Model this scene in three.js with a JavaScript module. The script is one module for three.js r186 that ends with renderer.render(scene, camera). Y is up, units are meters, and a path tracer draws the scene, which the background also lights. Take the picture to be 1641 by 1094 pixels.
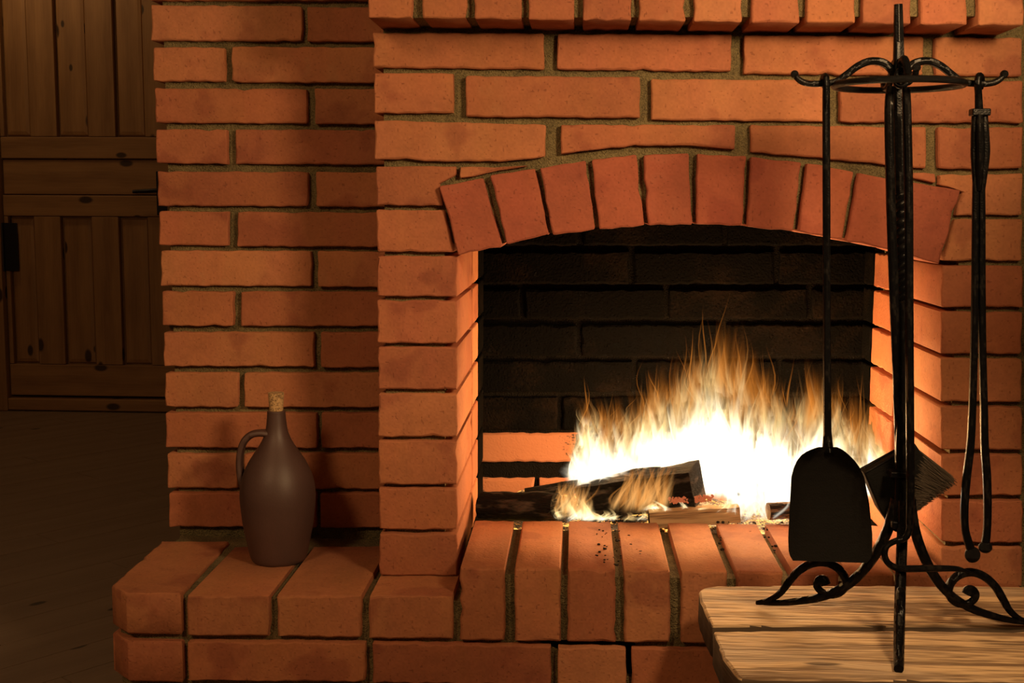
import * as THREE from 'three';
import { mergeGeometries, toCreasedNormals } from 'three/addons/utils/BufferGeometryUtils.js';
import { RoundedBoxGeometry } from 'three/addons/geometries/RoundedBoxGeometry.js';
import { RectAreaLightUniformsLib } from 'three/addons/lights/RectAreaLightUniformsLib.js';

// ---------------------------------------------------------------- camera, light, exposure
const IMAGE_W = 1641, IMAGE_H = 1094, FOCAL = 1960;
const scene = new THREE.Scene();
scene.background = new THREE.Color(0x000000);
const renderer = new THREE.WebGLRenderer({ antialias: true });
renderer.toneMapping = THREE.LinearToneMapping;
renderer.toneMappingExposure = 1.0;
renderer.shadowMap.enabled = true;
RectAreaLightUniformsLib.init();
const camera = new THREE.PerspectiveCamera(2 * Math.atan(IMAGE_H / 2 / FOCAL) * 180 / Math.PI, IMAGE_W / IMAGE_H, 0.05, 50);
camera.position.set(0, 1.0, 1.758);
camera.rotation.order = 'YXZ';
camera.rotation.set(-6.653 * Math.PI / 180, 3.0156 * Math.PI / 180, 0.281 * Math.PI / 180);
camera.updateMatrixWorld(true);
scene.add(camera);

const SPOT_WALL = { at: [0.62, 1.39, 1.17], aim: [-0.11, 1.42, 0], color: [1.0, 0.63, 0.30], power: 6.7, radius: 0.12, angle: 42, penumbra: 0.5 };
const SPOT_BENCH = { at: [0.45, 1.36, 0.96], aim: [0.41, 0.485, 0.285], color: [1.0, 0.63, 0.31], power: 2.6, radius: 0.06, angle: 23, penumbra: 0.7 };
const FILL = { at: [-1.05, 2.0, 2.0], color: [1.0, 0.61, 0.29], power: 3.8, radius: 0.2 };  // added soft fill from the front left, no lamp known there
const HALL = { at: [-2.55, 2.3, -3.25], color: [1.0, 0.62, 0.28], power: 0.5, radius: 0.07 };  // out of view above, placed to light the top of the door
const FIRE = { color: [1.0, 0.50, 0.17], power: 1.55 };

function lampLight(name, lamp, share = 1) {
  const c = new THREE.Color().setRGB(...lamp.color);
  const l = lamp.aim ? new THREE.SpotLight(c, lamp.power * share, 0, lamp.angle * Math.PI / 180, lamp.penumbra) : new THREE.PointLight(c, lamp.power * share);
  l.name = name; l.position.set(...lamp.at); l.castShadow = true; l.shadow.radius = lamp.radius / 0.02; l.shadow.mapSize.set(1024, 1024);
  if (lamp.aim) { l.target.position.set(...lamp.aim); scene.add(l.target); l.target.updateMatrixWorld(); }
  scene.add(l);
  return l;
}

// ---------------------------------------------------------------- helpers
function mulberry(a) { return () => { a |= 0; a = a + 0x6D2B79F5 | 0; let t = Math.imul(a ^ a >>> 15, 1 | a); t = t + Math.imul(t ^ t >>> 7, 61 | t) ^ t; return ((t ^ t >>> 14) >>> 0) / 4294967296; }; }
const rnd = mulberry(20417);
const R = (a, b) => a + (b - a) * rnd();
const clamp = (x, a = 0, b = 1) => Math.min(b, Math.max(a, x));
const smooth = (a, b, x) => { const t = clamp((x - a) / (b - a)); return t * t * (3 - 2 * t); };
const V3 = (x, y, z) => new THREE.Vector3(x, y, z);
// a point of the photograph laid on the plane z = const or y = const of the room
const ray = (px, py) => V3(px - IMAGE_W / 2, IMAGE_H / 2 - py, -FOCAL).applyQuaternion(camera.quaternion);
function onZ(px, py, z) { const d = ray(px, py); return d.multiplyScalar((z - camera.position.z) / d.z).add(camera.position); }
function onY(px, py, y) { const d = ray(px, py); return d.multiplyScalar((y - camera.position.y) / d.y).add(camera.position); }

const used = new Map();
function numbered(name) { const n = used.get(name) ?? 0; used.set(name, n + 1); return n ? name + '_' + String(n).padStart(3, '0') : name; }
function mesh(name, geometry, material, parent) {
  const m = new THREE.Mesh(geometry, material); m.name = numbered(name); m.castShadow = m.receiveShadow = true;
  (parent ?? scene).add(m);
  return m;
}
function tag(o, label, category, group) { o.userData.label = label; if (category) o.userData.category = category; if (group) o.userData.group = group; return o; }
function group(name, parent, at) { const g = new THREE.Group(); g.name = numbered(name); if (at) g.position.copy(at); (parent ?? scene).add(g); return g; }
function thing(name, label, category, at, grp) { return tag(group(name, scene, at), label, category, grp); }
const structure = (o) => { o.userData.kind = 'structure'; return o; };
const stuff = (o) => { o.userData.kind = 'stuff'; return o; };
function boxGeo(x0, x1, y0, y1, z0, z1, r = 0) {
  const g = r ? new RoundedBoxGeometry(x1 - x0, y1 - y0, z1 - z0, 2, r) : new THREE.BoxGeometry(x1 - x0, y1 - y0, z1 - z0);
  g.translate((x0 + x1) / 2, (y0 + y1) / 2, (z0 + z1) / 2);
  return metricUV(g);
}
// uv in metres by the way each face points
function metricUV(g0, du = 0, dv = 0, along) {
  const g = g0.index ? g0.toNonIndexed() : g0, p = g.attributes.position, uv = new Float32Array(p.count * 2);
  const a = V3(), b = V3(), c = V3(), n = V3();
  for (let i = 0; i < p.count; i += 3) {
    a.fromBufferAttribute(p, i); b.fromBufferAttribute(p, i + 1); c.fromBufferAttribute(p, i + 2);
    n.copy(b).sub(a).cross(c.clone().sub(a));
    const ax = Math.abs(n.x), ay = Math.abs(n.y), az = Math.abs(n.z);
    [a, b, c].forEach((q, k) => {
      let [u, v] = az >= ax && az >= ay ? [q.x, q.y] : ay >= ax ? [q.x, q.z] : [q.z, q.y];
      if (along === 'y') [u, v] = az >= ax && az >= ay ? [q.y, q.x] : ay >= ax ? [q.x, q.z] : [q.y, q.z];
      uv[(i + k) * 2] = u + du; uv[(i + k) * 2 + 1] = v + dv;
    });
  }
  g.setAttribute('uv', new THREE.BufferAttribute(uv, 2));
  return g;
}

// ---------------------------------------------------------------- textures
function lattice(seed, n) { const r = mulberry(seed), a = new Float32Array(n * n); for (let i = 0; i < a.length; i++) a[i] = r(); return a; }
function tileNoise(seed, nx, ny = nx) {
  const r = mulberry(seed), a = new Float32Array(nx * ny); for (let i = 0; i < a.length; i++) a[i] = r();
  return (u, v) => {
    const x = u * nx, y = v * ny, x0 = Math.floor(x), y0 = Math.floor(y); let fx = x - x0, fy = y - y0;
    fx = fx * fx * (3 - 2 * fx); fy = fy * fy * (3 - 2 * fy);
    const X0 = ((x0 % nx) + nx) % nx, X1 = (X0 + 1) % nx, Y0 = ((y0 % ny) + ny) % ny, Y1 = (Y0 + 1) % ny;
    const p = a[Y0 * nx + X0], q = a[Y0 * nx + X1], s = a[Y1 * nx + X0], t = a[Y1 * nx + X1];
    return p + (q - p) * fx + (s - p) * fy + (p - q - s + t) * fx * fy;
  };
}
function fbm(seed, nx, ny, octaves) {
  const f = []; for (let o = 0; o < octaves; o++) f.push(tileNoise(seed + o * 101, nx << o, ny << o));
  const total = 2 - Math.pow(0.5, octaves - 1);
  return (u, v) => { let s = 0, a = 1; for (const g of f) { s += a * g(u, v); a *= 0.5; } return s / total; };
}
const toSRGB = (c) => c <= 0.0031308 ? c * 12.92 : 1.055 * Math.pow(c, 1 / 2.4) - 0.055;
function texture(size, metres, colour, fn, aspect = 1) {
  const w = size, h = Math.round(size * aspect), d = new Uint8Array(w * h * 4);
  for (let y = 0; y < h; y++) for (let x = 0; x < w; x++) {
    const c = fn((x + 0.5) / w, (y + 0.5) / h), i = (y * w + x) * 4;
    for (let k = 0; k < 3; k++) { const v = clamp(typeof c === 'number' ? c : c[k]); d[i + k] = Math.round(255 * (colour ? toSRGB(v) : v)); }
    d[i + 3] = 255;
  }
  const t = new THREE.DataTexture(d, w, h); t.wrapS = t.wrapT = THREE.RepeatWrapping; t.magFilter = THREE.LinearFilter; t.minFilter = THREE.LinearMipmapLinearFilter; t.generateMipmaps = true;
  if (colour) t.colorSpace = THREE.SRGBColorSpace;
  if (metres) t.repeat.set(1 / metres, 1 / (metres * aspect));
  t.needsUpdate = true;
  return t;
}
const mix3 = (a, b, t) => [a[0] + (b[0] - a[0]) * t, a[1] + (b[1] - a[1]) * t, a[2] + (b[2] - a[2]) * t];

const bA = fbm(1, 5, 5, 4), bB = fbm(21, 40, 40, 3), bC = fbm(41, 14, 3, 4), bD = tileNoise(61, 230), bE = fbm(71, 9, 9, 4);
const brickMap = texture(1024, 0.62, true, (u, v) => {
  let c = 0.80 + 0.34 * (bA(u, v) - 0.5) + 0.16 * (bB(u, v) - 0.5) + 0.12 * (bD(u, v) - 0.5);
  let k = [c, c * (0.98 + 0.18 * (bC(u, v) - 0.5)), c * (0.97 + 0.2 * (bE(u, v) - 0.5))];
  const dark = smooth(0.60, 0.74, bE(u, v)); k = mix3(k, [k[0] * 0.72, k[1] * 0.6, k[2] * 0.62], dark * 0.75);
  const pale = smooth(0.66, 0.78, bC(u + 0.37, v)) * smooth(0.45, 0.7, bB(u, v)); k = mix3(k, [0.95, 1.25, 1.3].map((x) => x * 0.85), pale * 0.25);
  const pit = smooth(0.86, 0.95, bD(u + 0.3, v + 0.6)); return mix3(k, [0.35, 0.28, 0.25], pit * 0.5);
});
const brickBump = texture(1024, 0.62, false, (u, v) => 0.5 + 0.5 * (bA(u, v) - 0.5) + 0.35 * (bB(u, v) - 0.5) + 0.3 * (bD(u, v) - 0.5) - 0.45 * smooth(0.86, 0.95, bD(u + 0.3, v + 0.6)));
const sA = fbm(111, 6, 6, 5), sB = tileNoise(131, 200);
const sootMap = texture(512, 0.5, true, (u, v) => { const n = sA(u, v) + 0.2 * (sB(u, v) - 0.5); return mix3([0.0028, 0.0028, 0.0028], [0.008, 0.0058, 0.0045], smooth(0.5, 0.8, n)); });
const singedMap = texture(512, 0.5, true, (u, v) => { const n = sA(u + 0.3, v) + 0.35 * (sB(u, v) - 0.5); return mix3([0.03, 0.022, 0.016], [0.34, 0.14, 0.075], smooth(0.27, 0.36, n)); });
const mA = fbm(151, 12, 12, 4), mB = tileNoise(171, 256), mC = tileNoise(173, 128);
const mortarMap = texture(512, 0.25, true, (u, v) => { const c = 0.62 + 0.5 * (mA(u, v) - 0.5) + 0.45 * (mB(u, v) - 0.5) + 0.2 * (mC(u, v) - 0.5); return [0.23 * c, 0.185 * c, 0.085 * c]; });
const mortarBump = texture(512, 0.25, false, (u, v) => 0.5 + 0.5 * (mA(u, v) - 0.5) + 0.5 * (mB(u, v) - 0.5) + 0.4 * (mC(u, v) - 0.5));

// wood: u runs along the grain
function woodTexture(seed, light, dark, knots, rings, repeat) {
  const n1 = fbm(seed, 3, 6, 4), n2 = tileNoise(seed + 7, 8, 256), n3 = tileNoise(seed + 9, 16, 128), n4 = fbm(seed + 13, 4, 10, 4), r = mulberry(seed + 99), ks = [];
  for (let i = 0; i < knots; i++) ks.push([r(), r(), 0.012 + 0.02 * r()]);
  const value = (u, v) => {
    let vv = v + 0.05 * (n1(u, v) - 0.5), ring = 0, near = 0;
    for (const [ku, kv, kr] of ks) { let du = Math.abs(u - ku), dv = Math.abs(v - kv); du = Math.min(du, 1 - du) * 0.5; dv = Math.min(dv, 1 - dv); const d = Math.hypot(du, dv); vv += 0.4 * kr * Math.exp(-Math.pow(d / (kr * 2.2), 2)) * Math.sign(v - kv || 1); near = Math.max(near, 1 - smooth(kr * 0.45, kr * 0.8, d)); }
    ring = 0.5 + 0.5 * Math.sin(vv * rings * 6.283);
    return [0.45 * ring + 0.3 * n2(u, v) + 0.25 * n3(u, v), near, n4(u, v)];
  };
  return {
    map: texture(1024, repeat, true, (u, v) => { const [g, k, p] = value(u, v); return mix3(mix3(light, dark, clamp(g * 0.8 + 0.7 * (p - 0.5))), dark.map((x) => x * 0.22), k); }),
    bump: texture(512, repeat, false, (u, v) => { const [g, k] = value(u, v); return clamp(0.75 - 0.6 * g - 0.2 * k); }),
  };
}
const wA = fbm(301, 2, 34, 4), wB = fbm(311, 3, 7, 4), wC = tileNoise(321, 5, 120), wD = tileNoise(325, 24, 256), wE = fbm(331, 4, 40, 3), wK = (() => { const r = mulberry(340); return Array.from({ length: 9 }, () => [r(), r(), 0.006 + 0.010 * r(), 2 + 3 * r()]); })();
function weathered(u, v) {
  let w = v + 0.012 * (wB(u, v) - 0.5), knot = 0;
  for (const [ku, kv, kr, st] of wK) { let du = Math.abs(u - ku), dv = Math.abs(v - kv); du = Math.min(du, 1 - du) / st; dv = Math.min(dv, 1 - dv); const d = Math.hypot(du, dv) + 0.006 * (wE(u * 2, v) - 0.5); w += 0.02 * Math.exp(-Math.pow(d / (kr * 2), 2)); knot = Math.max(knot, 1 - smooth(kr * 0.5, kr, d)); }
  const grain = 0.55 * wA(u, w) + 0.25 * wD(u, w) + 0.2 * wC(u, w), crack = smooth(0.80, 0.90, wC(u + 0.5, w)) * smooth(0.45, 0.65, wE(u, w + 0.3));
  return [grain, knot, crack, wB(u + 0.4, v)];
}
const benchWood = {
  map: texture(1024, 0.55, true, (u, v) => { const [g, k, c, t] = weathered(u, v); let col = mix3([0.52, 0.365, 0.205], [0.14, 0.082, 0.04], smooth(0.33, 0.66, g)); col = mix3(col, [0.36, 0.275, 0.19], 0.75 * smooth(0.5, 0.72, t)); return mix3(col, [0.06, 0.035, 0.018], Math.max(k * 0.85, c * 0.8)); }),
  bump: texture(1024, 0.55, false, (u, v) => { const [g, k, c] = weathered(u, v); return clamp(0.9 - 0.7 * g - 0.3 * k - 0.45 * c); }),
};
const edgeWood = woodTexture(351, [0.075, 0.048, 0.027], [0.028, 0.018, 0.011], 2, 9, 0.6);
const doorWood = woodTexture(401, [0.36, 0.20, 0.085], [0.20, 0.10, 0.04], 9, 10, 0.9);
const floorWood = woodTexture(501, [0.29, 0.205, 0.14], [0.22, 0.15, 0.10], 3, 9, 1.1);

const iA = fbm(601, 16, 16, 4), iB = tileNoise(611, 90);
const ironBump = texture(512, 0.12, false, (u, v) => 0.6 * iA(u, v) + 0.4 * iB(u, v));
const ironMap = texture(512, 0.12, true, (u, v) => { const n = iA(u, v); return mix3([0.006, 0.006, 0.007], [0.02, 0.018, 0.017], smooth(0.5, 0.8, n)); });
const jA = fbm(621, 6, 6, 4), jB = tileNoise(631, 200);
const jugMap = texture(512, 0.3, true, (u, v) => { const c = 0.85 + 0.35 * (jA(u, v) - 0.5) + 0.1 * (jB(u, v) - 0.5); return [0.085 * c, 0.046 * c, 0.040 * c]; });
const jugBump = texture(512, 0.3, false, (u, v) => 0.5 * jA(u, v) + 0.5 * jB(u, v));
const corkMap = texture(256, 0.03, true, (u, v) => { const n = iA(u, v) * 0.6 + iB(u, v) * 0.4; return mix3([0.55, 0.36, 0.17], [0.13, 0.07, 0.03], smooth(0.52, 0.66, n)); });
const kA = fbm(641, 5, 18, 5), kB = tileNoise(651, 30, 90);
const charMap = texture(512, 0.16, true, (u, v) => { const n = kA(u, v); return mix3([0.012, 0.011, 0.010], [0.075, 0.062, 0.052], smooth(0.48, 0.76, n)); });
const charBump = texture(512, 0.16, false, (u, v) => 0.7 * kA(u, v) + 0.3 * kB(u, v));
const barkMap = texture(512, 0.16, true, (u, v) => { const n = kA(u, v) + 0.2 * (kB(u, v) - 0.5); return mix3([0.03, 0.02, 0.014], [0.30, 0.19, 0.11], smooth(0.38, 0.66, n)); });
const ashMap = texture(512, 0.3, true, (u, v) => { const n = mA(u, v), m = mB(u, v); return mix3([0.05, 0.045, 0.04], [0.34, 0.31, 0.28], smooth(0.4, 0.7, n * 0.7 + m * 0.3)); });
const emberMap = texture(512, 0.3, true, (u, v) => { const n = smooth(0.50, 0.68, 0.6 * mA(u + 0.4, v) + 0.4 * mC(u, v)); return [n, n * 0.42 * (0.4 + n), n * n * 0.12]; });
const plasterMap = texture(256, 0.8, true, (u, v) => { const c = 0.8 + 0.2 * (mA(u, v) - 0.5); return [0.30 * c, 0.20 * c, 0.12 * c]; });

// ---------------------------------------------------------------- materials
const std = (o) => o.specularIntensity === undefined ? new THREE.MeshStandardMaterial({ roughness: 0.9, ...o }) : new THREE.MeshPhysicalMaterial({ roughness: 0.9, ...o });
const lin = (r, g, b) => new THREE.Color().setRGB(r, g, b);
const M = {
  bricks: [[0.47, 0.178, 0.080], [0.51, 0.204, 0.093], [0.43, 0.154, 0.071], [0.48, 0.170, 0.083], [0.52, 0.214, 0.101], [0.41, 0.142, 0.068]].map((c) => std({ color: lin(...c), map: brickMap, bumpMap: brickBump, bumpScale: 0.0009, roughness: 0.86 })),
  archBricks: [[0.42, 0.115, 0.062], [0.45, 0.13, 0.068], [0.385, 0.105, 0.06]].map((c) => std({ color: lin(...c), map: brickMap, bumpMap: brickBump, bumpScale: 0.0009, roughness: 0.86 })),
  soot: std({ specularIntensity: 0.05, map: sootMap, bumpMap: brickBump, bumpScale: 0.003, roughness: 0.95 }),
  singed: std({ map: singedMap, bumpMap: brickBump, bumpScale: 0.0012, roughness: 0.95 }),
  mortar: std({ map: mortarMap, bumpMap: mortarBump, bumpScale: 0.003, roughness: 0.97 }),
  sootMortar: std({ specularIntensity: 0.15, color: lin(0.005, 0.0045, 0.004), bumpMap: mortarBump, bumpScale: 0.003, roughness: 0.97 }),
  bench: std({ map: benchWood.map, bumpMap: benchWood.bump, bumpScale: 0.0035, roughness: 0.72 }),
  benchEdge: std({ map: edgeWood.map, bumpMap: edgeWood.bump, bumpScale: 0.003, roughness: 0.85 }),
  door: std({ map: doorWood.map, bumpMap: doorWood.bump, bumpScale: 0.001, roughness: 0.6 }),
  floor: std({ map: floorWood.map, bumpMap: floorWood.bump, bumpScale: 0.0008, roughness: 0.55 }),
  iron: std({ color: lin(0.5, 0.5, 0.5), specularIntensity: 0.2, map: ironMap, bumpMap: ironBump, bumpScale: 0.0003, roughness: 0.3, metalness: 0.0 }),
  ironDull: std({ specularIntensity: 0.2, color: lin(0.006, 0.0058, 0.0055), bumpMap: ironBump, bumpScale: 0.0004, roughness: 0.68, metalness: 0.0 }),
  jug: std({ map: jugMap, bumpMap: jugBump, bumpScale: 0.00015, roughness: 0.5 }),
  cork: std({ map: corkMap, roughness: 0.9 }),
  char: std({ specularIntensity: 0.15, map: charMap, bumpMap: charBump, bumpScale: 0.006, roughness: 0.9 }),
  bark: std({ map: barkMap, bumpMap: charBump, bumpScale: 0.006, roughness: 0.95 }),
  cutWood: std({ map: benchWood.map, bumpMap: benchWood.bump, bumpScale: 0.002, roughness: 0.9 }),
  ash: std({ map: ashMap, bumpMap: mortarBump, bumpScale: 0.006, roughness: 1, emissive: lin(1, 1, 1), emissiveMap: emberMap, emissiveIntensity: 1.6 }),
  bristle: std({ color: lin(0.07, 0.052, 0.034), roughness: 0.8 }),
  plaster: std({ map: plasterMap, roughness: 0.95 }),
  darkMetal: std({ color: lin(0.012, 0.013, 0.02), roughness: 0.45, metalness: 0.4 }),
};
const pick = (a) => a[Math.floor(rnd() * a.length)];

// ---------------------------------------------------------------- one brick: an outline with worn, slightly wavy edges, given depth
// pts: corners (x right, y up) in metres; z runs from zFront back by depth
function brickGeo(pts, zFront, depth, { worn = 0.0011, bevel = 0.0019, corner = 0.0028, step = 0.014, chips = 0.05 } = {}) {
  const cw = THREE.ShapeUtils.isClockWise(pts.map(([x, y]) => new THREE.Vector2(x, y))); if (cw) pts = [...pts].reverse();
  const n = pts.length, loop = [], ph = R(0, 100), f1 = R(40, 90), f2 = R(150, 260);
  for (let i = 0; i < n; i++) {
    const p = pts[(i + n - 1) % n], q = pts[i], r = pts[(i + 1) % n];
    const lp = Math.hypot(q[0] - p[0], q[1] - p[1]), lr = Math.hypot(r[0] - q[0], r[1] - q[1]);
    const bend = Math.abs((q[0] - p[0]) * (r[1] - q[1]) - (q[1] - p[1]) * (r[0] - q[0])) / (lp * lr);
    const c = Math.min(corner * R(0.6, 1.5), lp / 3, lr / 3) * (bend > 0.4 ? 1 : 0.15);
    const a = [q[0] + (p[0] - q[0]) * c / lp, q[1] + (p[1] - q[1]) * c / lp], b = [q[0] + (r[0] - q[0]) * c / lr, q[1] + (r[1] - q[1]) * c / lr];
    loop.push(a, [0.25 * a[0] + 0.5 * q[0] + 0.25 * b[0], 0.25 * a[1] + 0.5 * q[1] + 0.25 * b[1]], b);
    const k = Math.floor((lr - 2 * c) / step);
    for (let j = 1; j < k; j++) { const t = (c + (lr - 2 * c) * j / k) / lr; loop.push([q[0] + (r[0] - q[0]) * t, q[1] + (r[1] - q[1]) * t]); }
  }
  const m = loop.length, nor = loop.map((p, i) => { const a = loop[(i + m - 1) % m], b = loop[(i + 1) % m], dx = b[0] - a[0], dy = b[1] - a[1], l = Math.hypot(dx, dy) || 1; return [dy / l, -dx / l]; });
  const chip = loop.map(() => (rnd() < chips ? R(0.001, 0.003) : 0));
  let area = 0, mid = [0, 0];                      // the face is a fan round its centroid
  for (let i = 0; i < m; i++) { const [x0, y0] = loop[i], [x1, y1] = loop[(i + 1) % m], k = x0 * y1 - x1 * y0; area += k; mid[0] += (x0 + x1) * k; mid[1] += (y0 + y1) * k; }
  mid = mid.map((v) => v / (3 * area));
  const ring = (inset, wear) => {
    const q = loop.map((p, i) => { const w = inset + wear * worn * (0.5 + 0.5 * Math.sin(p[0] * f1 + p[1] * f1 * 1.3 + ph) + 0.7 * Math.sin(p[0] * f2 - p[1] * f2 + ph * 2)) + wear * chip[i]; return [p[0] - nor[i][0] * w, p[1] - nor[i][1] * w]; });
    for (let pass = 0; pass < 2; pass++) for (let i = 0; i < m; i++) { const a = q[i], b = q[(i + 1) % m]; if ((a[0] - mid[0]) * (b[1] - mid[1]) - (a[1] - mid[1]) * (b[0] - mid[0]) < 1e-9) q[(i + 1) % m] = [a[0], a[1]]; }   // no folds
    return q;
  };
  const layers = [[ring(bevel, 1.4), zFront], [ring(bevel * 0.3, 1), zFront - bevel * 0.35], [ring(0, 0.8), zFront - bevel], [ring(0, 0.6), zFront - depth + bevel], [ring(bevel, 0.6), zFront - depth]];
  const pos = [], put = (p, z) => pos.push(p[0], p[1], z);
  for (let i = 0; i < m; i++) { const L = layers[0]; put(mid, L[1]); put(L[0][i], L[1]); put(L[0][(i + 1) % m], L[1]); }
  for (let k = 0; k < layers.length - 1; k++) for (let i = 0; i < m; i++) {
    const j = (i + 1) % m, [A, za] = layers[k], [B, zb] = layers[k + 1];
    put(A[i], za); put(B[i], zb); put(B[j], zb); put(A[i], za); put(B[j], zb); put(A[j], za);
  }
  const last = layers[layers.length - 1];
  for (let i = 0; i < m; i++) { put(mid, last[1]); put(last[0][(i + 1) % m], last[1]); put(last[0][i], last[1]); }
  const g = new THREE.BufferGeometry(); g.setAttribute('position', new THREE.Float32BufferAttribute(pos, 3));
  const c = toCreasedNormals(metricUV(g, R(0, 3), R(0, 3)), 0.9), nr = c.attributes.normal, front = m * 3;
  for (let i = 0; i < front; i++) { nr.setXYZ(i, 0, 0, 1); nr.setXYZ(nr.count - 1 - i, 0, 0, -1); }   // the two big faces stay flat
  return c;
}
const quad = ([xl, xr, tl, tr, bl, br]) => [[xl, tl], [xr, tr], [xr, br], [xl, bl]];
const onPlane = (poly, z) => poly.map(([x, y]) => { const p = onZ(x, y, z); return [p.x, p.y]; });
function frontBricks(list, z, depth, parent, mats = M.bricks, opt) {
  return list.map((q) => mesh('brick', brickGeo(onPlane(Array.isArray(q[0]) ? q : quad(q), z), z + R(-0.0015, 0.0015), depth, opt), pick(mats), parent));
}
// a brick whose shown face looks along x (side = 1 looks to the right): outline given in (z, y)
function sideBrick(z0, z1, y0, y1, x, side, depth, mat, parent) {
  const g = brickGeo([[-z1, y0], [-z0, y0], [-z0, y1], [-z1, y1]].map(([a, b]) => [side * a, b]), 0, depth);
  g.rotateY(side * Math.PI / 2); g.translate(x, 0, 0);
  return mesh('brick', g, mat, parent);
}

// ================================================================ THE ROOM
const floor = structure(group('floor'));
{
  mesh('subfloor', boxGeo(-3.4, 2.4, -0.15, -0.022, -4.0, 3.2), std({ color: lin(0.02, 0.014, 0.01) }), floor);
  const dir = V3(0.80, 0, -1).normalize();      // the boards run slantwise through the room
  const side = V3(-dir.z, 0, dir.x), w = 0.135;
  const clip = (poly) => { for (const [ax, sign, lim] of [[0, 1, -3.25], [0, -1, -2.25], [1, 1, -3.92], [1, -1, -3.05]]) { const out = []; poly.forEach((p, i) => { const q = poly[(i + 1) % poly.length], a = sign * p[ax] - lim, b = sign * q[ax] - lim; if (a >= 0) out.push(p); if (a * b < 0) { const t = a / (a - b); out.push([p[0] + (q[0] - p[0]) * t, p[1] + (q[1] - p[1]) * t]); } }); poly = out; } return poly; };
  for (let i = -34; i < 40; i++) for (let j = -4; j < 5; j++) {
    const c = dir.clone().multiplyScalar(j * 1.5 + (((i % 3) + 3) % 3) * 0.5).add(side.clone().multiplyScalar(i * w)).add(V3(-1.6, 0, -1.4));
    const corners = clip([[-1, -1], [1, -1], [1, 1], [-1, 1]].map(([u, v]) => [c.x + dir.x * u * 0.7488 + side.x * v * (w / 2 - 0.0012), c.z + dir.z * u * 0.7488 + side.z * v * (w / 2 - 0.0012)]));
    if (corners.length < 3) continue;
    const e = new THREE.ExtrudeGeometry(new THREE.Shape(corners.map(([x, z]) => new THREE.Vector2(x, -z))), { depth: 0.019, bevelEnabled: false }); e.rotateX(-Math.PI / 2); e.translate(0, -0.02 - R(0, 0.0006), 0);
    const p = e.attributes.position, uv = e.attributes.uv, o = R(0, 5), o2 = R(0, 5);
    for (let k = 0; k < p.count; k++) uv.setXY(k, p.getX(k) * dir.x + p.getZ(k) * dir.z + o, p.getX(k) * side.x + p.getZ(k) * side.z + o2);
    mesh('floorboard', e, M.floor, floor);
  }
}
structure(mesh('ceiling', boxGeo(-3.4, 2.4, 2.6, 2.75, -4.0, 3.2), M.plaster));
structure(mesh('wall_back', mergeGeometries([boxGeo(-3.4, -2.66, 0, 2.6, -4.0, -3.85), boxGeo(-1.72, 2.4, 0, 2.6, -4.0, -3.85), boxGeo(-2.66, -1.72, 2.12, 2.6, -4.0, -3.85), boxGeo(-2.66, -1.72, 0, 2.12, -4.0, -3.93)]), M.plaster));
structure(mesh('wall_left', boxGeo(-3.4, -3.25, 0, 2.6, -3.85, 3.05), M.plaster));
structure(mesh('wall_right', boxGeo(2.25, 2.4, 0, 2.6, -3.85, 3.05), M.plaster));
structure(mesh('wall_front', boxGeo(-3.4, 2.4, 0, 2.6, 3.05, 3.2), M.plaster));

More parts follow.
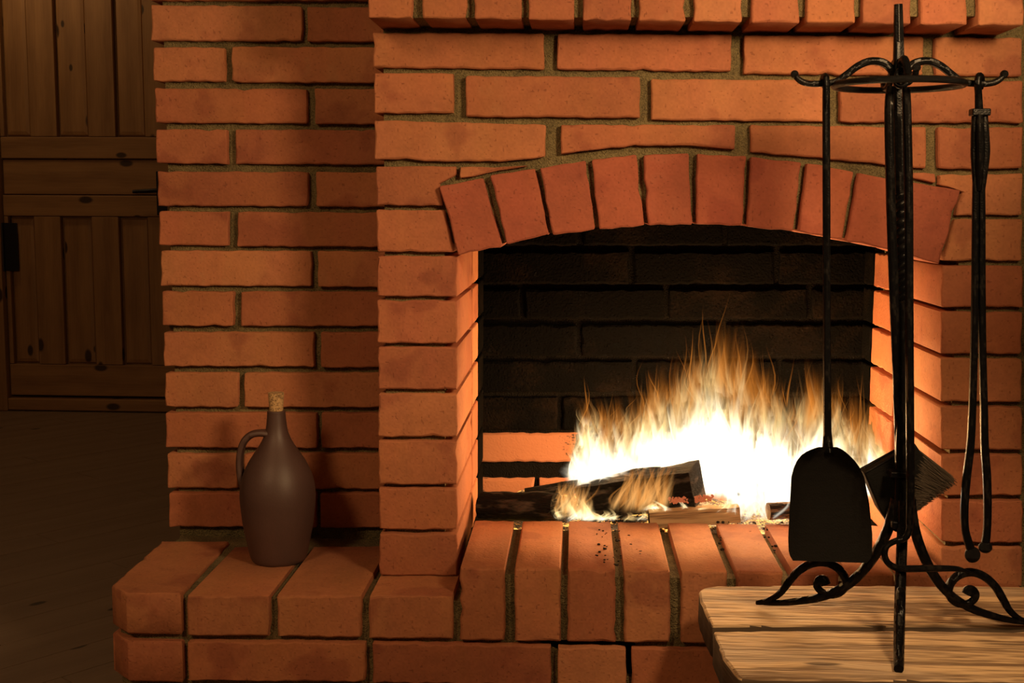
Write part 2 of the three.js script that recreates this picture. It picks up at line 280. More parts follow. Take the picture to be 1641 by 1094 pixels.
// the panelled door far behind, its face at z = -3.8
{
  const Z = -3.8, d = structure(group('door_1', scene, V3(0, 0, 0)));
  const X = (px) => onZ(px, 400, Z).x, Y = (py) => onZ(130, py, Z).y;
  const slab = (name, x0, x1, y0, y1, z1, t = 0.03, r = 0.004, along) => mesh(name, metricUV(boxGeo(x0, x1, y0, y1, z1 - t, z1, r), R(0, 1), R(0, 1), along), M.door, d);
  const top = 2.05, bottom = Y(636);
  slab('backing', X(8), X(292), bottom, top, Z - 0.035, 0.012, 0, 'y');
  const cols = [[14, 56], [98, 148], [191, 238]];
  const stiles = [[8, 14.5], [56, 98], [148, 191], [238, 292]];
  for (const [a, b] of stiles) { slab('stile', X(a), X(b), Y(219), top, Z, 0.035, 0.004, 'y'); slab('stile', X(a), X(b), Y(584), Y(347), Z, 0.035, 0.004, 'y'); }
  slab('rail', X(8), X(292), Y(254), Y(219.5), Z + 0.001);
  slab('rail', X(8), X(292), Y(346.5), Y(313), Z + 0.001);
  slab('rail', X(8), X(292), Y(634), Y(584.5), Z + 0.001);
  slab('middle_panel', X(9), X(291), Y(311.5), Y(256), Z - 0.008);
  for (const [a, b] of cols) for (const [y0, y1] of [[Y(218), top], [Y(583), Y(349)]]) {
    const x0 = X(a) + 0.004, x1 = X(b) - 0.004, m = 0.022, s = new THREE.Shape([[x0, y0], [x1, y0], [x1, y1], [x0, y1]].map((p) => new THREE.Vector2(...p)));
    const inner = new THREE.ExtrudeGeometry(new THREE.Shape([[x0 + m, y0 + m], [x1 - m, y0 + m], [x1 - m, y1 - m], [x0 + m, y1 - m]].map((p) => new THREE.Vector2(...p))), { depth: 0.004, bevelEnabled: true, bevelThickness: 0.012, bevelSize: m - 0.001, bevelSegments: 2 });
    inner.translate(0, 0, Z - 0.033);
    mesh('panel', metricUV(inner, R(0, 1), R(0, 1), 'y'), M.door, d);
  }
  // handle and hinge
  const hp = onZ(252, 306, Z), plate = boxGeo(hp.x - 0.002, hp.x + 0.045, hp.y - 0.11, hp.y + 0.09, Z, Z + 0.008, 0.003);
  const lever = sweep([onZ(256, 306, Z + 0.012), onZ(254, 305, Z + 0.05), onZ(236, 306, Z + 0.055), onZ(213, 307, Z + 0.05)], [0.010, 0.010, 0.0095, 0.008], 20, 8);
  const hd = mesh('handle', mergeGeometries([plate, lever]), M.darkMetal, d); hd.userData.label = 'dark metal lever handle';
  const h0 = onZ(8, 434, Z + 0.004), h1 = onZ(27, 357, Z + 0.004);
  const pin = metricUV(new THREE.CylinderGeometry(0.009, 0.009, h1.y - h0.y, 12)); pin.translate(h0.x - 0.004, (h0.y + h1.y) / 2, Z + 0.008);
  mesh('hinge', mergeGeometries([boxGeo(h0.x, h1.x, h0.y, h1.y, Z, Z + 0.006, 0.002), pin]), M.darkMetal, d).userData.label = 'dark metal hinge plate';
  const frame = structure(group('trim_1'));
  mesh('side_casing', metricUV(boxGeo(X(8) - 0.11, X(8) - 0.006, 0.0, top + 0.09, Z - 0.05, Z + 0.03, 0.006), 0, 0, 'y'), M.door, frame);
  mesh('side_casing', metricUV(boxGeo(X(292) + 0.006, X(292) + 0.11, 0.0, top + 0.09, Z - 0.05, Z + 0.03, 0.006), 0, 0, 'y'), M.door, frame);
  mesh('head_casing', boxGeo(X(8) - 0.006, X(292) + 0.006, top + 0.006, top + 0.09, Z - 0.05, Z + 0.03, 0.006), M.door, frame);
  mesh('threshold', boxGeo(X(8) - 0.006, X(292) + 0.006, 0.004, bottom - 0.006, Z - 0.05, Z + 0.025, 0.006), M.door, frame);
}

// a swept bar: radii follow the points; square > 0 squares it off, twist in turns
function sweep(points, radii, segments = 60, sides = 10, { square = 0, twist = 0, capped = true, flat = 1 } = {}) {
  const curve = new THREE.CatmullRomCurve3(points, false, 'centripetal'), fr = { p: [], t: [] };
  for (let i = 0; i <= segments; i++) { fr.p.push(curve.getPoint(i / segments)); fr.t.push(curve.getTangent(i / segments)); }
  let nrm = Math.abs(fr.t[0].y) < 0.9 ? V3(0, 1, 0) : V3(0, 0, 1); nrm = nrm.sub(fr.t[0].clone().multiplyScalar(nrm.dot(fr.t[0]))).normalize();
  const pos = [], uv = [], idx = []; let len = 0;
  for (let i = 0; i <= segments; i++) {
    if (i) { nrm.sub(fr.t[i].clone().multiplyScalar(nrm.dot(fr.t[i]))).normalize(); len += fr.p[i].distanceTo(fr.p[i - 1]); }
    const bin = fr.t[i].clone().cross(nrm), s = i / segments * (radii.length - 1), k = Math.min(radii.length - 2, Math.floor(s)), r = radii.length === 1 ? radii[0] : radii[k] + (radii[k + 1] - radii[k]) * (s - k);
    for (let j = 0; j <= sides; j++) {
      const a = j / sides * 2 * Math.PI, tw = twist * 2 * Math.PI * i / segments, q = 1 + square * (1 / Math.max(Math.abs(Math.cos(a)), Math.abs(Math.sin(a))) - 1);
      const c = Math.cos(a + tw) * r * q, d = Math.sin(a + tw) * r * q * flat;
      pos.push(fr.p[i].x + nrm.x * c + bin.x * d, fr.p[i].y + nrm.y * c + bin.y * d, fr.p[i].z + nrm.z * c + bin.z * d); uv.push(len, j / sides * 6.28 * r);
    }
  }
  const w = sides + 1;
  for (let i = 0; i < segments; i++) for (let j = 0; j < sides; j++) { const a = i * w + j, b = a + w; idx.push(a, a + 1, b, b, a + 1, b + 1); }
  if (capped) for (const e of [0, segments]) { const c = pos.length / 3; pos.push(fr.p[e].x, fr.p[e].y, fr.p[e].z); uv.push(e ? len : 0, 0); for (let j = 0; j < sides; j++) { const a = e * w + j; e ? idx.push(c, a, a + 1) : idx.push(c, a + 1, a); } }
  const g = new THREE.BufferGeometry(); g.setAttribute('position', new THREE.Float32BufferAttribute(pos, 3)); g.setAttribute('uv', new THREE.Float32BufferAttribute(uv, 2)); g.setIndex(idx);
  return toCreasedNormals(g, square > 0.5 ? 0.6 : 1.2);
}

// ================================================================ THE FIREPLACE
const fireplace = thing('fireplace', 'large red brick fireplace with an arched opening and a raised hearth of upright bricks', 'fireplace', V3(0, 0, 0));
const JOINT = 0.013;                                                       // how far the mortar lies behind the faces
const jambL = onZ(733, 650, 0).x, jambR = onZ(1507, 650, 0).x, pierL = onZ(601, 500, 0).x, pierR = onZ(1690, 500, 0).x;
const HEARTH_Y = onZ(816, 910, 0.09).y, LEDGE_Y = onZ(400, 954, 0.09).y, BACK_Z = -0.495, RECESS_Z = -0.23;
const FLOOR_Y = HEARTH_Y - 0.055;
{
  // ---- chimney breast: mortar core with an arched opening
  const arcPx = [[733, 402], [812, 386], [885, 372], [960, 363], [1036, 357], [1112, 355], [1195, 357], [1274, 366], [1352, 380], [1432, 396], [1507, 415]].map(([x, y]) => onZ(x, y, 0)).map((p) => new THREE.Vector2(p.x, p.y + 0.008));
  arcPx[0].x = jambL - 0.02; arcPx[arcPx.length - 1].x = jambR + 0.02;
  const s = new THREE.Shape([new THREE.Vector2(pierL + JOINT, 0), new THREE.Vector2(jambL - 0.02, 0), ...arcPx, new THREE.Vector2(jambR + 0.02, 0), new THREE.Vector2(pierR - JOINT, 0), new THREE.Vector2(pierR - JOINT, 2.59), new THREE.Vector2(pierL + JOINT, 2.59)]);
  const shell = new THREE.ExtrudeGeometry(s, { depth: 0.115, bevelEnabled: false }); shell.translate(0, 0, -JOINT - 0.115);
  const breast = mesh('chimney_breast', mergeGeometries([metricUV(shell),
    boxGeo(pierL + JOINT, jambL - 0.02, 0, 2.59, -0.75, -0.12), boxGeo(jambR + 0.02, pierR - JOINT, 0, 2.59, -0.75, -0.12)]), M.mortar, fireplace);
  const D = 0.118;
  frontBricks([
    [596.5, 872, 52, 52.5, 108, 111], [892.5, 1172.5, 53, 55, 111, 114.5], [1191.7, 1480, 56, 58, 118, 121], [1498, 1639, 59, 60, 121, 122],
    [599, 727, 116, 117, 181, 181.5], [746, 1026, 121, 123, 187, 189], [1043.6, 1331, 126, 128, 192, 195], [1346, 1639, 128, 129, 196, 197],
    [[600, 192], [740, 196], [875, 199], [875, 252], [800, 259], [700, 258.5], [600, 255]],
    [[898, 199], [1178, 200], [1178, 240], [1130, 236], [1070, 233.5], [1020, 234], [980, 237], [940, 241], [898, 248]],
    [[1203, 200], [1485, 203], [1485, 271], [1400, 262], [1316, 253.6], [1203, 244]],
    [1503, 1639, 203, 204, 271, 270],
    [[602, 266], [731, 266], [731, 281], [703, 294], [710, 330], [603, 329]],
    [[737, 267], [845, 266.5], [800, 275], [737, 286]],
    [[603, 336], [712, 336], [729, 404], [604, 404]],
    [[1462, 276], [1500, 278], [1500, 293], [1462, 285]],
    [[1504, 279], [1639, 278], [1639, 345], [1531, 345], [1541, 304], [1504, 296]],
    [[1529, 351], [1639, 351], [1639, 418], [1511, 418]],
  ], 0, D, breast);
  // the row above, behind the mantel
  // piers: headers running 250 mm deep, their sides make the jambs
  const rowsL = [[410, 475], [481, 550], [556, 624], [631, 700], [706, 776], [782, 849], [855, 922]], rowsR = [[425, 492], [499, 567], [574, 644], [651, 721], [728, 794], [801, 869], [876, 940], [946, 1010]];
  const yAt = (px, py) => onZ(px, py, 0).y;
  rowsL.forEach(([a, b], i) => {
    frontBricks([[604 + i * 0.6, 733, a - 0.5, a + 0.5, b, b + 0.5]], 0, 0.25, breast);
    const y1 = yAt(733, a), y0 = yAt(733, b);
    sideBrick(-0.372, -0.262, y0, y1, jambL, 1, 0.11, i > 1 ? pick(M.bricks) : pick(M.bricks), breast);
    sideBrick(BACK_Z, -0.384, y0, y1, jambL, 1, 0.11, M.soot, breast);
  });
  rowsR.forEach(([a, b], i) => {
    frontBricks([[1508, 1639, a, a + 1, b, b + 0.5]], 0, 0.25, breast);
    if (i > 6) return;
    const y1 = yAt(1507, a), y0 = yAt(1507, b);
    sideBrick(-0.42, -0.262, y0, y1, jambR, -1, 0.11, pick(M.bricks), breast);
    sideBrick(BACK_Z, -0.432, y0, y1, jambR, -1, 0.11, M.soot, breast);
  });
  // ---- the arch
  const arch = group('arch', fireplace);
  const voussoirs = [
    [[704, 299], [774, 284], [805, 395.6], [734, 408.4]], [[785, 281], [858, 269.5], [880, 377], [812, 391]], [[865, 268.5], [938.5, 256.7], [955, 368], [885, 377.5]],
    [[947.6, 254.5], [1020, 248], [1033.5, 361], [960, 369]], [[1030, 247], [1103, 246], [1110, 359.5], [1038, 361.5]], [[1117, 246], [1196, 250], [1190, 362], [1115, 360]],
    [[1204, 251], [1284, 260], [1272, 371], [1197, 364]], [[1293, 261], [1368, 275], [1350, 384], [1279, 372]], [[1376, 276], [1448, 289], [1427, 400], [1356, 387]], [[1456, 290], [1539, 305], [1505, 424], [1434, 401]]];
  frontBricks(voussoirs, 0.013, 0.125, arch, M.archBricks, { worn: 0.0012 });
  // mortar between the voussoirs
  for (let i = 0; i < 9; i++) { const A = voussoirs[i], B = voussoirs[i + 1]; const p = onPlane([A[1], B[0], B[3], A[2]].map(([x, y], k) => [x + (k === 0 || k === 3 ? -3 : 3), y + (k < 2 ? 3 : -4)]), 0); const e = new THREE.ExtrudeGeometry(new THREE.Shape(p.map((q) => new THREE.Vector2(...q)).reverse()), { depth: 0.11, bevelEnabled: false }); e.translate(0, 0, -0.112); mesh('mortar_joint', metricUV(e), M.mortar, arch); }

  // ---- flank wall, set back on the left
  const fx0 = onZ(258, 400, RECESS_Z).x;
  const flank = mesh('flank_wall', (() => {
    const a = onZ(246, 70, RECESS_Z), b = onZ(272, 840, RECESS_Z), at = (y) => a.x + (b.x - a.x) * (y - a.y) / (b.y - a.y) + JOINT;     // its left edge leans a little
    const e = new THREE.ExtrudeGeometry(new THREE.Shape([[at(0.3), 0], [pierL + 0.02, 0], [pierL + 0.02, 2.59], [at(1.35), 2.59], [at(1.35), 1.35], [at(0.3), 0.3]].map((q) => new THREE.Vector2(...q))), { depth: 0.75 + RECESS_Z - JOINT, bevelEnabled: false });
    e.translate(0, 0, -0.75); return metricUV(e);
  })(), M.mortar, fireplace);
  const E = 652;
  frontBricks([
    [240, 590, -60, -58, 1, 1],
    [242, 484, 8, 9, 65, 66], [492, E, 11, 11, 66.5, 67],
    [245, 360, 75, 75.5, 130, 131], [371, E, 74, 76, 132, 133],
    [248, 492, 141, 142, 197, 198], [504.6, E, 142, 142, 199, 199],
    [250, 364, 206.6, 207, 261.5, 263], [376.6, E, 207, 208, 263, 264],
    [252, 493.6, 274, 275, 330, 331], [506, E, 275, 276, 331.5, 332],
    [254, 365.6, 338, 339, 393, 394], [380, E, 339, 340, 395, 396],
    [257, 499, 401, 402, 458, 459], [509, E, 402, 403, 460, 460],
    [260, 374, 466, 467, 522, 523], [385, E, 467, 467, 523, 523],
    [262, 503, 532, 532, 587, 588], [514, E, 532, 532, 589, 589],
    [264, 381, 597, 597, 652, 653], [391, E, 597, 597, 653, 653],
    [265.5, 508, 661, 661, 717, 718], [514.5, E, 661, 661, 718, 718],
    [267.5, 381, 727, 727, 782, 783], [390.5, E, 726, 726, 784, 784],
    [270.5, 507, 789, 789, 844, 845], [513, E, 790, 790, 846, 846],
  ], RECESS_Z, 0.115, flank);

  // ---- mantel course of upright bricks
  const mant = [[589.6, 661], [676, 748], [759.6, 836], [847, 921], [934, 1012], [1023.6, 1098.5], [1112, 1189], [1204, 1281], [1292, 1370], [1382, 1460], [1475, 1551], [1567, 1641]];
  const my = onZ(1100, 35, 0.09).y;
  const mx0 = onZ(589.6, 30, 0.09).x, mx1 = onZ(1641, 40, 0.09).x;
  const mantel = mesh('mantel_course', boxGeo(mx0 + 0.012, mx1 - 0.012, my + 0.008, my + 0.116, -0.1, 0.09 - JOINT), M.mortar, fireplace);
  frontBricks(mant.map(([a, b]) => { const y = 29 + (a - 590) * 0.0118; return [a, b, y - 139, y - 139, y, y + 0.5]; }), 0.09, 0.15, mantel);

  // ---- raised hearth of bricks on edge
  const hx0 = onZ(738, 960, 0.09).x, hx1 = onZ(1522, 960, 0.09).x, hb = onZ(900, 1030, 0.09).y;
  const hearth = mesh('hearth', boxGeo(hx0 + 0.012, hx1 - 0.01, 0, HEARTH_Y - JOINT, -0.16, 0.09 - JOINT), M.mortar, fireplace);
  frontBricks([[736.5, 809.5, 908, 909, 1027, 1028], [824, 899, 909.5, 910, 1028, 1029], [909, 987, 910, 911, 1029.5, 1030], [999.6, 1074.6, 911.5, 912.5, 1030, 1031], [1091, 1166, 913, 914, 1031, 1032], [1180.6, 1255.5, 914.5, 915.5, 1033, 1033], [1270, 1345, 916, 917, 1034, 1034], [1359, 1434, 917.5, 918.5, 1035, 1035], [1448, 1520, 919, 920, 1036, 1036]], 0.09, 0.255, hearth, M.bricks, { bevel: 0.0035 });

  // ---- the low ledge in front of the flank wall, its corner cut off
  const plan = (pts, y0, y1, mat, parent) => {   // a block given by its plan: px points on the level y1
    const p = pts.map(([x, y]) => onY(x, y, y1)).map((q) => [q.x, -q.z]); const g = brickGeo(p, y1, y1 - y0, { bevel: 0.0035, corner: 0.002 });
    g.rotateX(-Math.PI / 2); return mesh('brick', metricUV(g, R(0, 2), R(0, 2)), mat, parent);
  };
  const lb = onZ(380, 1019.5, 0.09).y, c1 = onZ(300, 1029, 0.09).y, c0 = onZ(300, 1092, 0.09).y;
  const lx = onY(178, 937, LEDGE_Y).x;
  const coreShape = new THREE.Shape([[lx + 0.012, -RECESS_Z], [lx + 0.012, -0.055], [lx + 0.045, -0.09 + JOINT], [hx1, -0.09 + JOINT], [hx1, -RECESS_Z]].map((q) => new THREE.Vector2(q[0], q[1])));
  const cg = new THREE.ExtrudeGeometry(coreShape, { depth: LEDGE_Y - 0.006, bevelEnabled: false }); cg.rotateX(-Math.PI / 2);
  const coreR = boxGeo(hx1 - 0.02, pierR, 0, LEDGE_Y - 0.006, -0.2, 0.09 - JOINT);
  const ledge = mesh('ledge', mergeGeometries([metricUV(cg), coreR]), M.mortar, fireplace);
  const corner = [[202, 950.5], [290, 951.5], [368, 866.5], [259, 866.5], [178, 937]];
  plan(corner, lb, LEDGE_Y, M.bricks[1], ledge);  // lighter tint, standing in for light that falls on the ledge
  plan(corner.map(([x, y]) => [x, y]), lb, LEDGE_Y, M.bricks[3], ledge).position.y = c1 - LEDGE_Y;
  frontBricks([[299, 432, 953.5, 954, 1019, 1020], [443.5, 579, 954, 954, 1021, 1023], [590, 726, 953.5, 954, 1024, 1025]], 0.09, 0.25, ledge, [M.bricks[4], M.bricks[1]], { bevel: 0.003 });  // lighter brick tints: the ledge's extra light is put into its colour
  frontBricks([[299, 586, 1028, 1030, 1091, 1093], [597, 884, 1030, 1035, 1094, 1098], [893, 1004, 1036, 1038, 1100, 1102], [1012, 1296, 1039, 1042, 1104, 1107], [1306, 1420, 1043, 1044, 1108, 1110], [1430, 1640, 1045, 1046, 1111, 1112]], 0.09, 0.12, ledge);
  frontBricks([[1536, 1670, 966, 968, 1033, 1034]], 0.09, 0.25, ledge);

  // ---- firebox: sooty back wall, floor and throat
  const fb = mesh('firebox', mergeGeometries([boxGeo(jambL - 0.02, jambR + 0.02, 0.2, 1.6, BACK_Z - 0.25, BACK_Z - 0.009), boxGeo(jambL - 0.02, jambR + 0.02, 0.2, FLOOR_Y, BACK_Z, -0.155), boxGeo(jambL - 0.02, jambR + 0.02, 1.42, 1.6, BACK_Z, -0.12),
    boxGeo(jambL - 0.1, jambL + 0.001, 1.0 - 0.02, 1.6, BACK_Z, -0.127), boxGeo(jambR - 0.001, jambR + 0.1, 1.0 - 0.02, 1.6, BACK_Z, -0.127)]), M.sootMortar, fireplace);
  const L = 776, Q = 1392, rowsB = [
    [[338, 394], [930, 1162]], [[402, 456], [1012, 1245]], [[462, 512], [837, 1068, 1298]], [[519, 571], [928, 1160]], [[578, 629], [1017, 1250]], [[636, 690], [897, 1130, 1360]], [[694, 741], [1012, 1245]], [[766, 812], [860, 1100, 1330]]];
  rowsB.forEach(([[a, b], joints], i) => {
    const xs = [L - 25, ...joints, Q + 25];
    for (let k = 0; k < xs.length - 1; k++) frontBricks([[xs[k] + (k ? 3.5 : 0), xs[k + 1] - 3.5, a, a, b, b]], BACK_Z, 0.08, fb, i > 5 ? [M.singed] : [M.soot], { worn: 0.0016, bevel: 0.004 });
  });
}

// ================================================================ THE FIRE
// logs
const EMBER = FLOOR_Y + 0.008;
{
  const ash = new THREE.PlaneGeometry(jambR - jambL - 0.03, 0.31, 90, 44); ash.rotateX(-Math.PI / 2); ash.translate((jambL + jambR) / 2, EMBER, -0.325);
  const p = ash.attributes.position, nz = fbm(771, 8, 8, 4);
  for (let i = 0; i < p.count; i++) { const x = p.getX(i), z = p.getZ(i), e = smooth(0, 0.06, x - jambL - 0.015) * smooth(0, 0.06, jambR - 0.015 - x) * smooth(0, 0.03, -0.17 - z); p.setY(i, EMBER - 0.006 + e * 0.05 * nz(x * 0.8 + 3, z * 0.8 + 3)); }
  ash.computeVertexNormals();
  tag(stuff(mesh('ember_bed', metricUV(ash), M.ash)), 'bed of grey ash and glowing embers under the burning logs in the firebox', 'embers');
}
// a rough log between two points; section: list of [angle, radius] or a round one
function logGeo(a, b, section, seed, taper = 1) {
  const n = section.length, dir = b.clone().sub(a), len = dir.length(); dir.normalize();
  const up = V3(0, 1, 0), sideV = dir.clone().cross(up).normalize(), upV = sideV.clone().cross(dir), nz = fbm(seed, 8, 8, 3), segs = 22, pos = [], idx = [], uv = [];
  for (let i = 0; i <= segs; i++) { const t = i / segs; for (let j = 0; j <= n; j++) { const [cx, cy] = section[j % n], k = (1 + (taper - 1) * t) * (0.9 + 0.22 * nz(t * 0.9, (j % n) / n)); const q = a.clone().addScaledVector(dir, len * t).addScaledVector(sideV, cx * k).addScaledVector(upV, cy * k); pos.push(q.x, q.y, q.z); uv.push(len * t, j / n * 0.16); } }
  for (let i = 0; i < segs; i++) for (let j = 0; j < n; j++) { const p = i * (n + 1) + j, q = p + n + 1; idx.push(p, p + 1, q, q, p + 1, q + 1); }
  const g = new THREE.BufferGeometry(); g.setAttribute('position', new THREE.Float32BufferAttribute(pos, 3)); g.setAttribute('uv', new THREE.Float32BufferAttribute(uv, 2)); g.setIndex(idx);
  const ends = [0, segs].map((e) => { const P = [], U = [], I = [], c = V3(); for (let j = 0; j < n; j++) { const o = (e * (n + 1) + j) * 3; const v = V3(pos[o], pos[o + 1], pos[o + 2]); c.add(v); P.push(v); } c.multiplyScalar(1 / n).addScaledVector(dir, e ? 0.002 : -0.002); const flatP = [c, ...P]; flatP.forEach((v) => U.push(v.clone().sub(c).dot(sideV), v.clone().sub(c).dot(upV))); for (let j = 0; j < n; j++) { const u = 1 + j, w = 1 + (j + 1) % n; e ? I.push(0, u, w) : I.push(0, w, u); } const eg = new THREE.BufferGeometry(); eg.setAttribute('position', new THREE.Float32BufferAttribute(flatP.flatMap((v) => [v.x, v.y, v.z]), 3)); eg.setAttribute('uv', new THREE.Float32BufferAttribute(U, 2)); eg.setIndex(I); return toCreasedNormals(eg, 0.5); });
  return { body: toCreasedNormals(g, 0.7), ends };
}
const circle = (r, n, sq = 1) => Array.from({ length: n }, (_, i) => [r * Math.cos(i / n * 6.2832), r * sq * Math.sin(i / n * 6.2832)]);
function poly(pts, k) { const o = []; pts.forEach((p, i) => { const q = pts[(i + 1) % pts.length]; for (let j = 0; j < k; j++) o.push([p[0] + (q[0] - p[0]) * j / k, p[1] + (q[1] - p[1]) * j / k]); }); return o; }
function log(name, label, a, b, section, seed, bodyName, bodyMat, endMat, taper) {
  const t = thing(name, label, 'log', V3(0, 0, 0)); const { body, ends } = logGeo(a, b, section, seed, taper);
  mesh(bodyName, body, bodyMat, t); for (const e of ends) mesh('cut_end', e, endMat, t); return t;
}
log('split_log', 'split log burning in the middle of the fire, its squared charred end facing right', onZ(938, 800, -0.31), onZ(1118, 774, -0.235), poly([[-0.03, -0.03], [0.036, -0.032], [0.034, 0.026], [-0.032, 0.032]], 5), 811, 'charred_wood', M.char, M.char);
{
  const r = mulberry(91), bits = [], split = scene.getObjectByName('split_log');
  for (let i = 0; i < 150; i++) { const t = r(), q = onZ(1072 + t * 70, 802 - t * 4 + (r() - 0.5) * 9, -0.207 + 0.004 * r()), g = new THREE.IcosahedronGeometry(0.0012 + 0.0016 * r(), 0); g.scale(1.3, 0.8, 1); g.rotateZ(r() * 3); g.translate(q.x, q.y, q.z); bits.push(metricUV(g)); }
  const glow = stuff(mesh('glowing_embers', mergeGeometries(bits), std({ color: lin(0.1, 0.05, 0.04), emissive: lin(1, 0.2, 0.06), emissiveIntensity: 0.4 }), split)); glow.userData.label = 'glowing ember crust along the lower edge';
}
log('charred_log', 'black charred round log lying at the left end of the firebox', onZ(775, 812, -0.26), onZ(893, 811, -0.21), circle(0.03, 18, 0.85), 812, 'charred_bark', M.char, M.char, 0.9);
log('thin_log', 'thin charred split branch slanting up from the left log behind the split log', onZ(842, 792, -0.335), onZ(1060, 757, -0.345), circle(0.011, 10), 813, 'charred_bark', M.char, M.char, 1.1);
log('front_log', 'low half-burnt split of pale wood lying along the back edge of the hearth bricks', onZ(1040, 830, -0.19), onZ(1184, 821, -0.195), poly([[-0.013, -0.012], [0.016, -0.013], [0.012, 0.011], [-0.012, 0.012]], 4), 814, 'wood', M.cutWood, M.char);
log('short_log', 'short bark-covered branch end just left of the hanging shovel', onZ(1231, 819, -0.19), onZ(1340, 812, -0.21), circle(0.0135, 14), 815, 'bark', M.bark, M.cutWood);
{
  const crumbs = [], r = mulberry(55);
  for (let i = 0; i < 150; i++) { const w = r() < 0.55, px = w ? 1150 + r() * 105 : 955 + r() * 75, py = w ? 836 + Math.pow(r(), 1.6) * 50 : 845 + r() * 62, q = onY(px, py, HEARTH_Y + 0.0008), g = new THREE.IcosahedronGeometry(0.0011 + r() * r() * 0.0030, 0); g.scale(1, 0.6, 1); g.rotateY(r() * 6); g.translate(q.x, q.y, q.z); crumbs.push(metricUV(g)); }
  tag(stuff(mesh('charcoal_crumbs', mergeGeometries(crumbs), M.char)), 'black charcoal crumbs scattered on the hearth bricks in front of the fire', 'charcoal');
}

// ---- flames: thin curved wisps of burning gas, crossed so that they have body from every side
const fN = fbm(901, 14, 2, 4), fM = fbm(921, 5, 3, 3);
const flameAlpha = texture(512, 0, false, (u, v) => {      // across x along
  const cell = u * 4 % 1, k = Math.floor(u * 4), x = (cell - 0.5) * 2, w = 0.9 - 0.35 * v, g = Math.exp(-Math.pow(x / (w * 0.5), 2)) * smooth(1, 0.75, Math.abs(x));
  const streak = smooth(0.22, 0.72, fN(u + k * 0.31, v * 0.6)), body = 0.55 + 0.45 * fM(u, v);
  return g * (0.25 + 0.75 * streak) * body * smooth(0, 0.22, v) * smooth(1, 0.45, v);
});
flameAlpha.wrapT = THREE.ClampToEdgeWrapping;
const flameRamp = texture(128, 0, true, (u) => u < 0.35 ? mix3([0.8, 0.17, 0.012], [1, 0.33, 0.045], u / 0.35) : u < 0.7 ? mix3([1, 0.33, 0.045], [1, 0.70, 0.28], (u - 0.35) / 0.35) : mix3([1, 0.72, 0.30], [1, 0.95, 0.80], (u - 0.7) / 0.3), 0.125);
flameRamp.wrapS = flameRamp.wrapT = THREE.ClampToEdgeWrapping; flameRamp.channel = 1;
const flameMat = (strength) => new THREE.MeshPhysicalMaterial({ color: 0x000000, roughness: 1, specularIntensity: 0, transparent: true, depthWrite: false, side: THREE.DoubleSide, alphaMap: flameAlpha, vertexColors: true, emissive: 0xffffff, emissiveMap: flameRamp, emissiveIntensity: strength });
const FLAME = { core: flameMat(3.0), tongue: flameMat(1.35) };
// one wisp: from a px base up to a px tip at depth z
function wisp(out, bx, by, tx, ty, z, width, alpha, heat, heatTop) {
  const a = onZ(bx, by, z), b = onZ(tx, ty, z + R(-0.03, 0.03)), sway = R(-0.012, 0.012), ph = R(0, 6), turn = R(0, Math.PI), n = 7, cell = Math.floor(R(0, 4));
  for (let k = 0; k < 2; k++) {
    const wx = Math.cos(turn + k * Math.PI / 2), wz = Math.sin(turn + k * Math.PI / 2), start = out.pos.length / 3;
    for (let i = 0; i <= n; i++) {
      const t = i / n, c = a.clone().lerp(b, t); c.x += sway * Math.sin(t * 4 + ph); c.z += sway * Math.cos(t * 3.1 + ph);
      const w = width * 0.5 * (0.75 + 0.5 * Math.sin(Math.min(1, t * 1.6) * Math.PI) * 0.6) * (1 - 0.45 * t);
      for (const s of [-1, 0, 1]) {
        const bow = (1 - s * s) * width * 0.12;
        out.pos.push(c.x + wx * w * s - wz * bow, c.y, c.z + wz * w * s + wx * bow); out.uv.push((cell + 0.5 + s * 0.5) / 4, t); out.uv1.push(clamp(heat + (heatTop - heat) * t, 0.01, 0.99), 0.5); out.col.push(1, 1, 1, alpha);
      }
    }
    for (let i = 0; i < n; i++) for (let j = 0; j < 2; j++) { const p = start + i * 3 + j; out.idx.push(p, p + 1, p + 3, p + 3, p + 1, p + 4); }
  }
}
function flameMesh(name, mat, parent, fill) {
  const o = { pos: [], uv: [], uv1: [], col: [], idx: [] }; fill(o);
  const g = new THREE.BufferGeometry(); g.setAttribute('position', new THREE.Float32BufferAttribute(o.pos, 3)); g.setAttribute('uv', new THREE.Float32BufferAttribute(o.uv, 2)); g.setAttribute('uv1', new THREE.Float32BufferAttribute(o.uv1, 2)); g.setAttribute('color', new THREE.Float32BufferAttribute(o.col, 4)); g.setIndex(o.idx); g.computeVertexNormals();
  const m = mesh(name, g, mat, parent); m.castShadow = false; return m;
}
const curveAt = (pts) => (x) => { if (x <= pts[0][0]) return pts[0][1]; for (let i = 1; i < pts.length; i++) if (x <= pts[i][0]) { const [x0, y0] = pts[i - 1], [x1, y1] = pts[i]; return y0 + (y1 - y0) * (x - x0) / (x1 - x0); } return pts[pts.length - 1][1]; };
const coreTop = curveAt([[920, 735], [945, 660], [975, 690], [1010, 672], [1050, 655], [1100, 635], [1130, 605], [1165, 615], [1200, 640], [1240, 655], [1275, 675], [1310, 655], [1345, 665], [1375, 715], [1405, 690], [1425, 735]]);
const coreBase = curveAt([[905, 790], [960, 800], [1150, 800], [1165, 812], [1200, 822], [1265, 822], [1280, 805], [1425, 800]]);
const tipTop = curveAt([[900, 735], [935, 655], [975, 655], [1020, 635], [1060, 600], [1110, 565], [1145, 510], [1180, 530], [1215, 600], [1260, 615], [1290, 600], [1320, 600], [1360, 655], [1385, 635], [1410, 650], [1430, 715]]);
const fire = thing('fire', 'bright yellow-white fire with orange tips blazing over the logs inside the arched firebox', 'fire', V3(0, 0, 0));
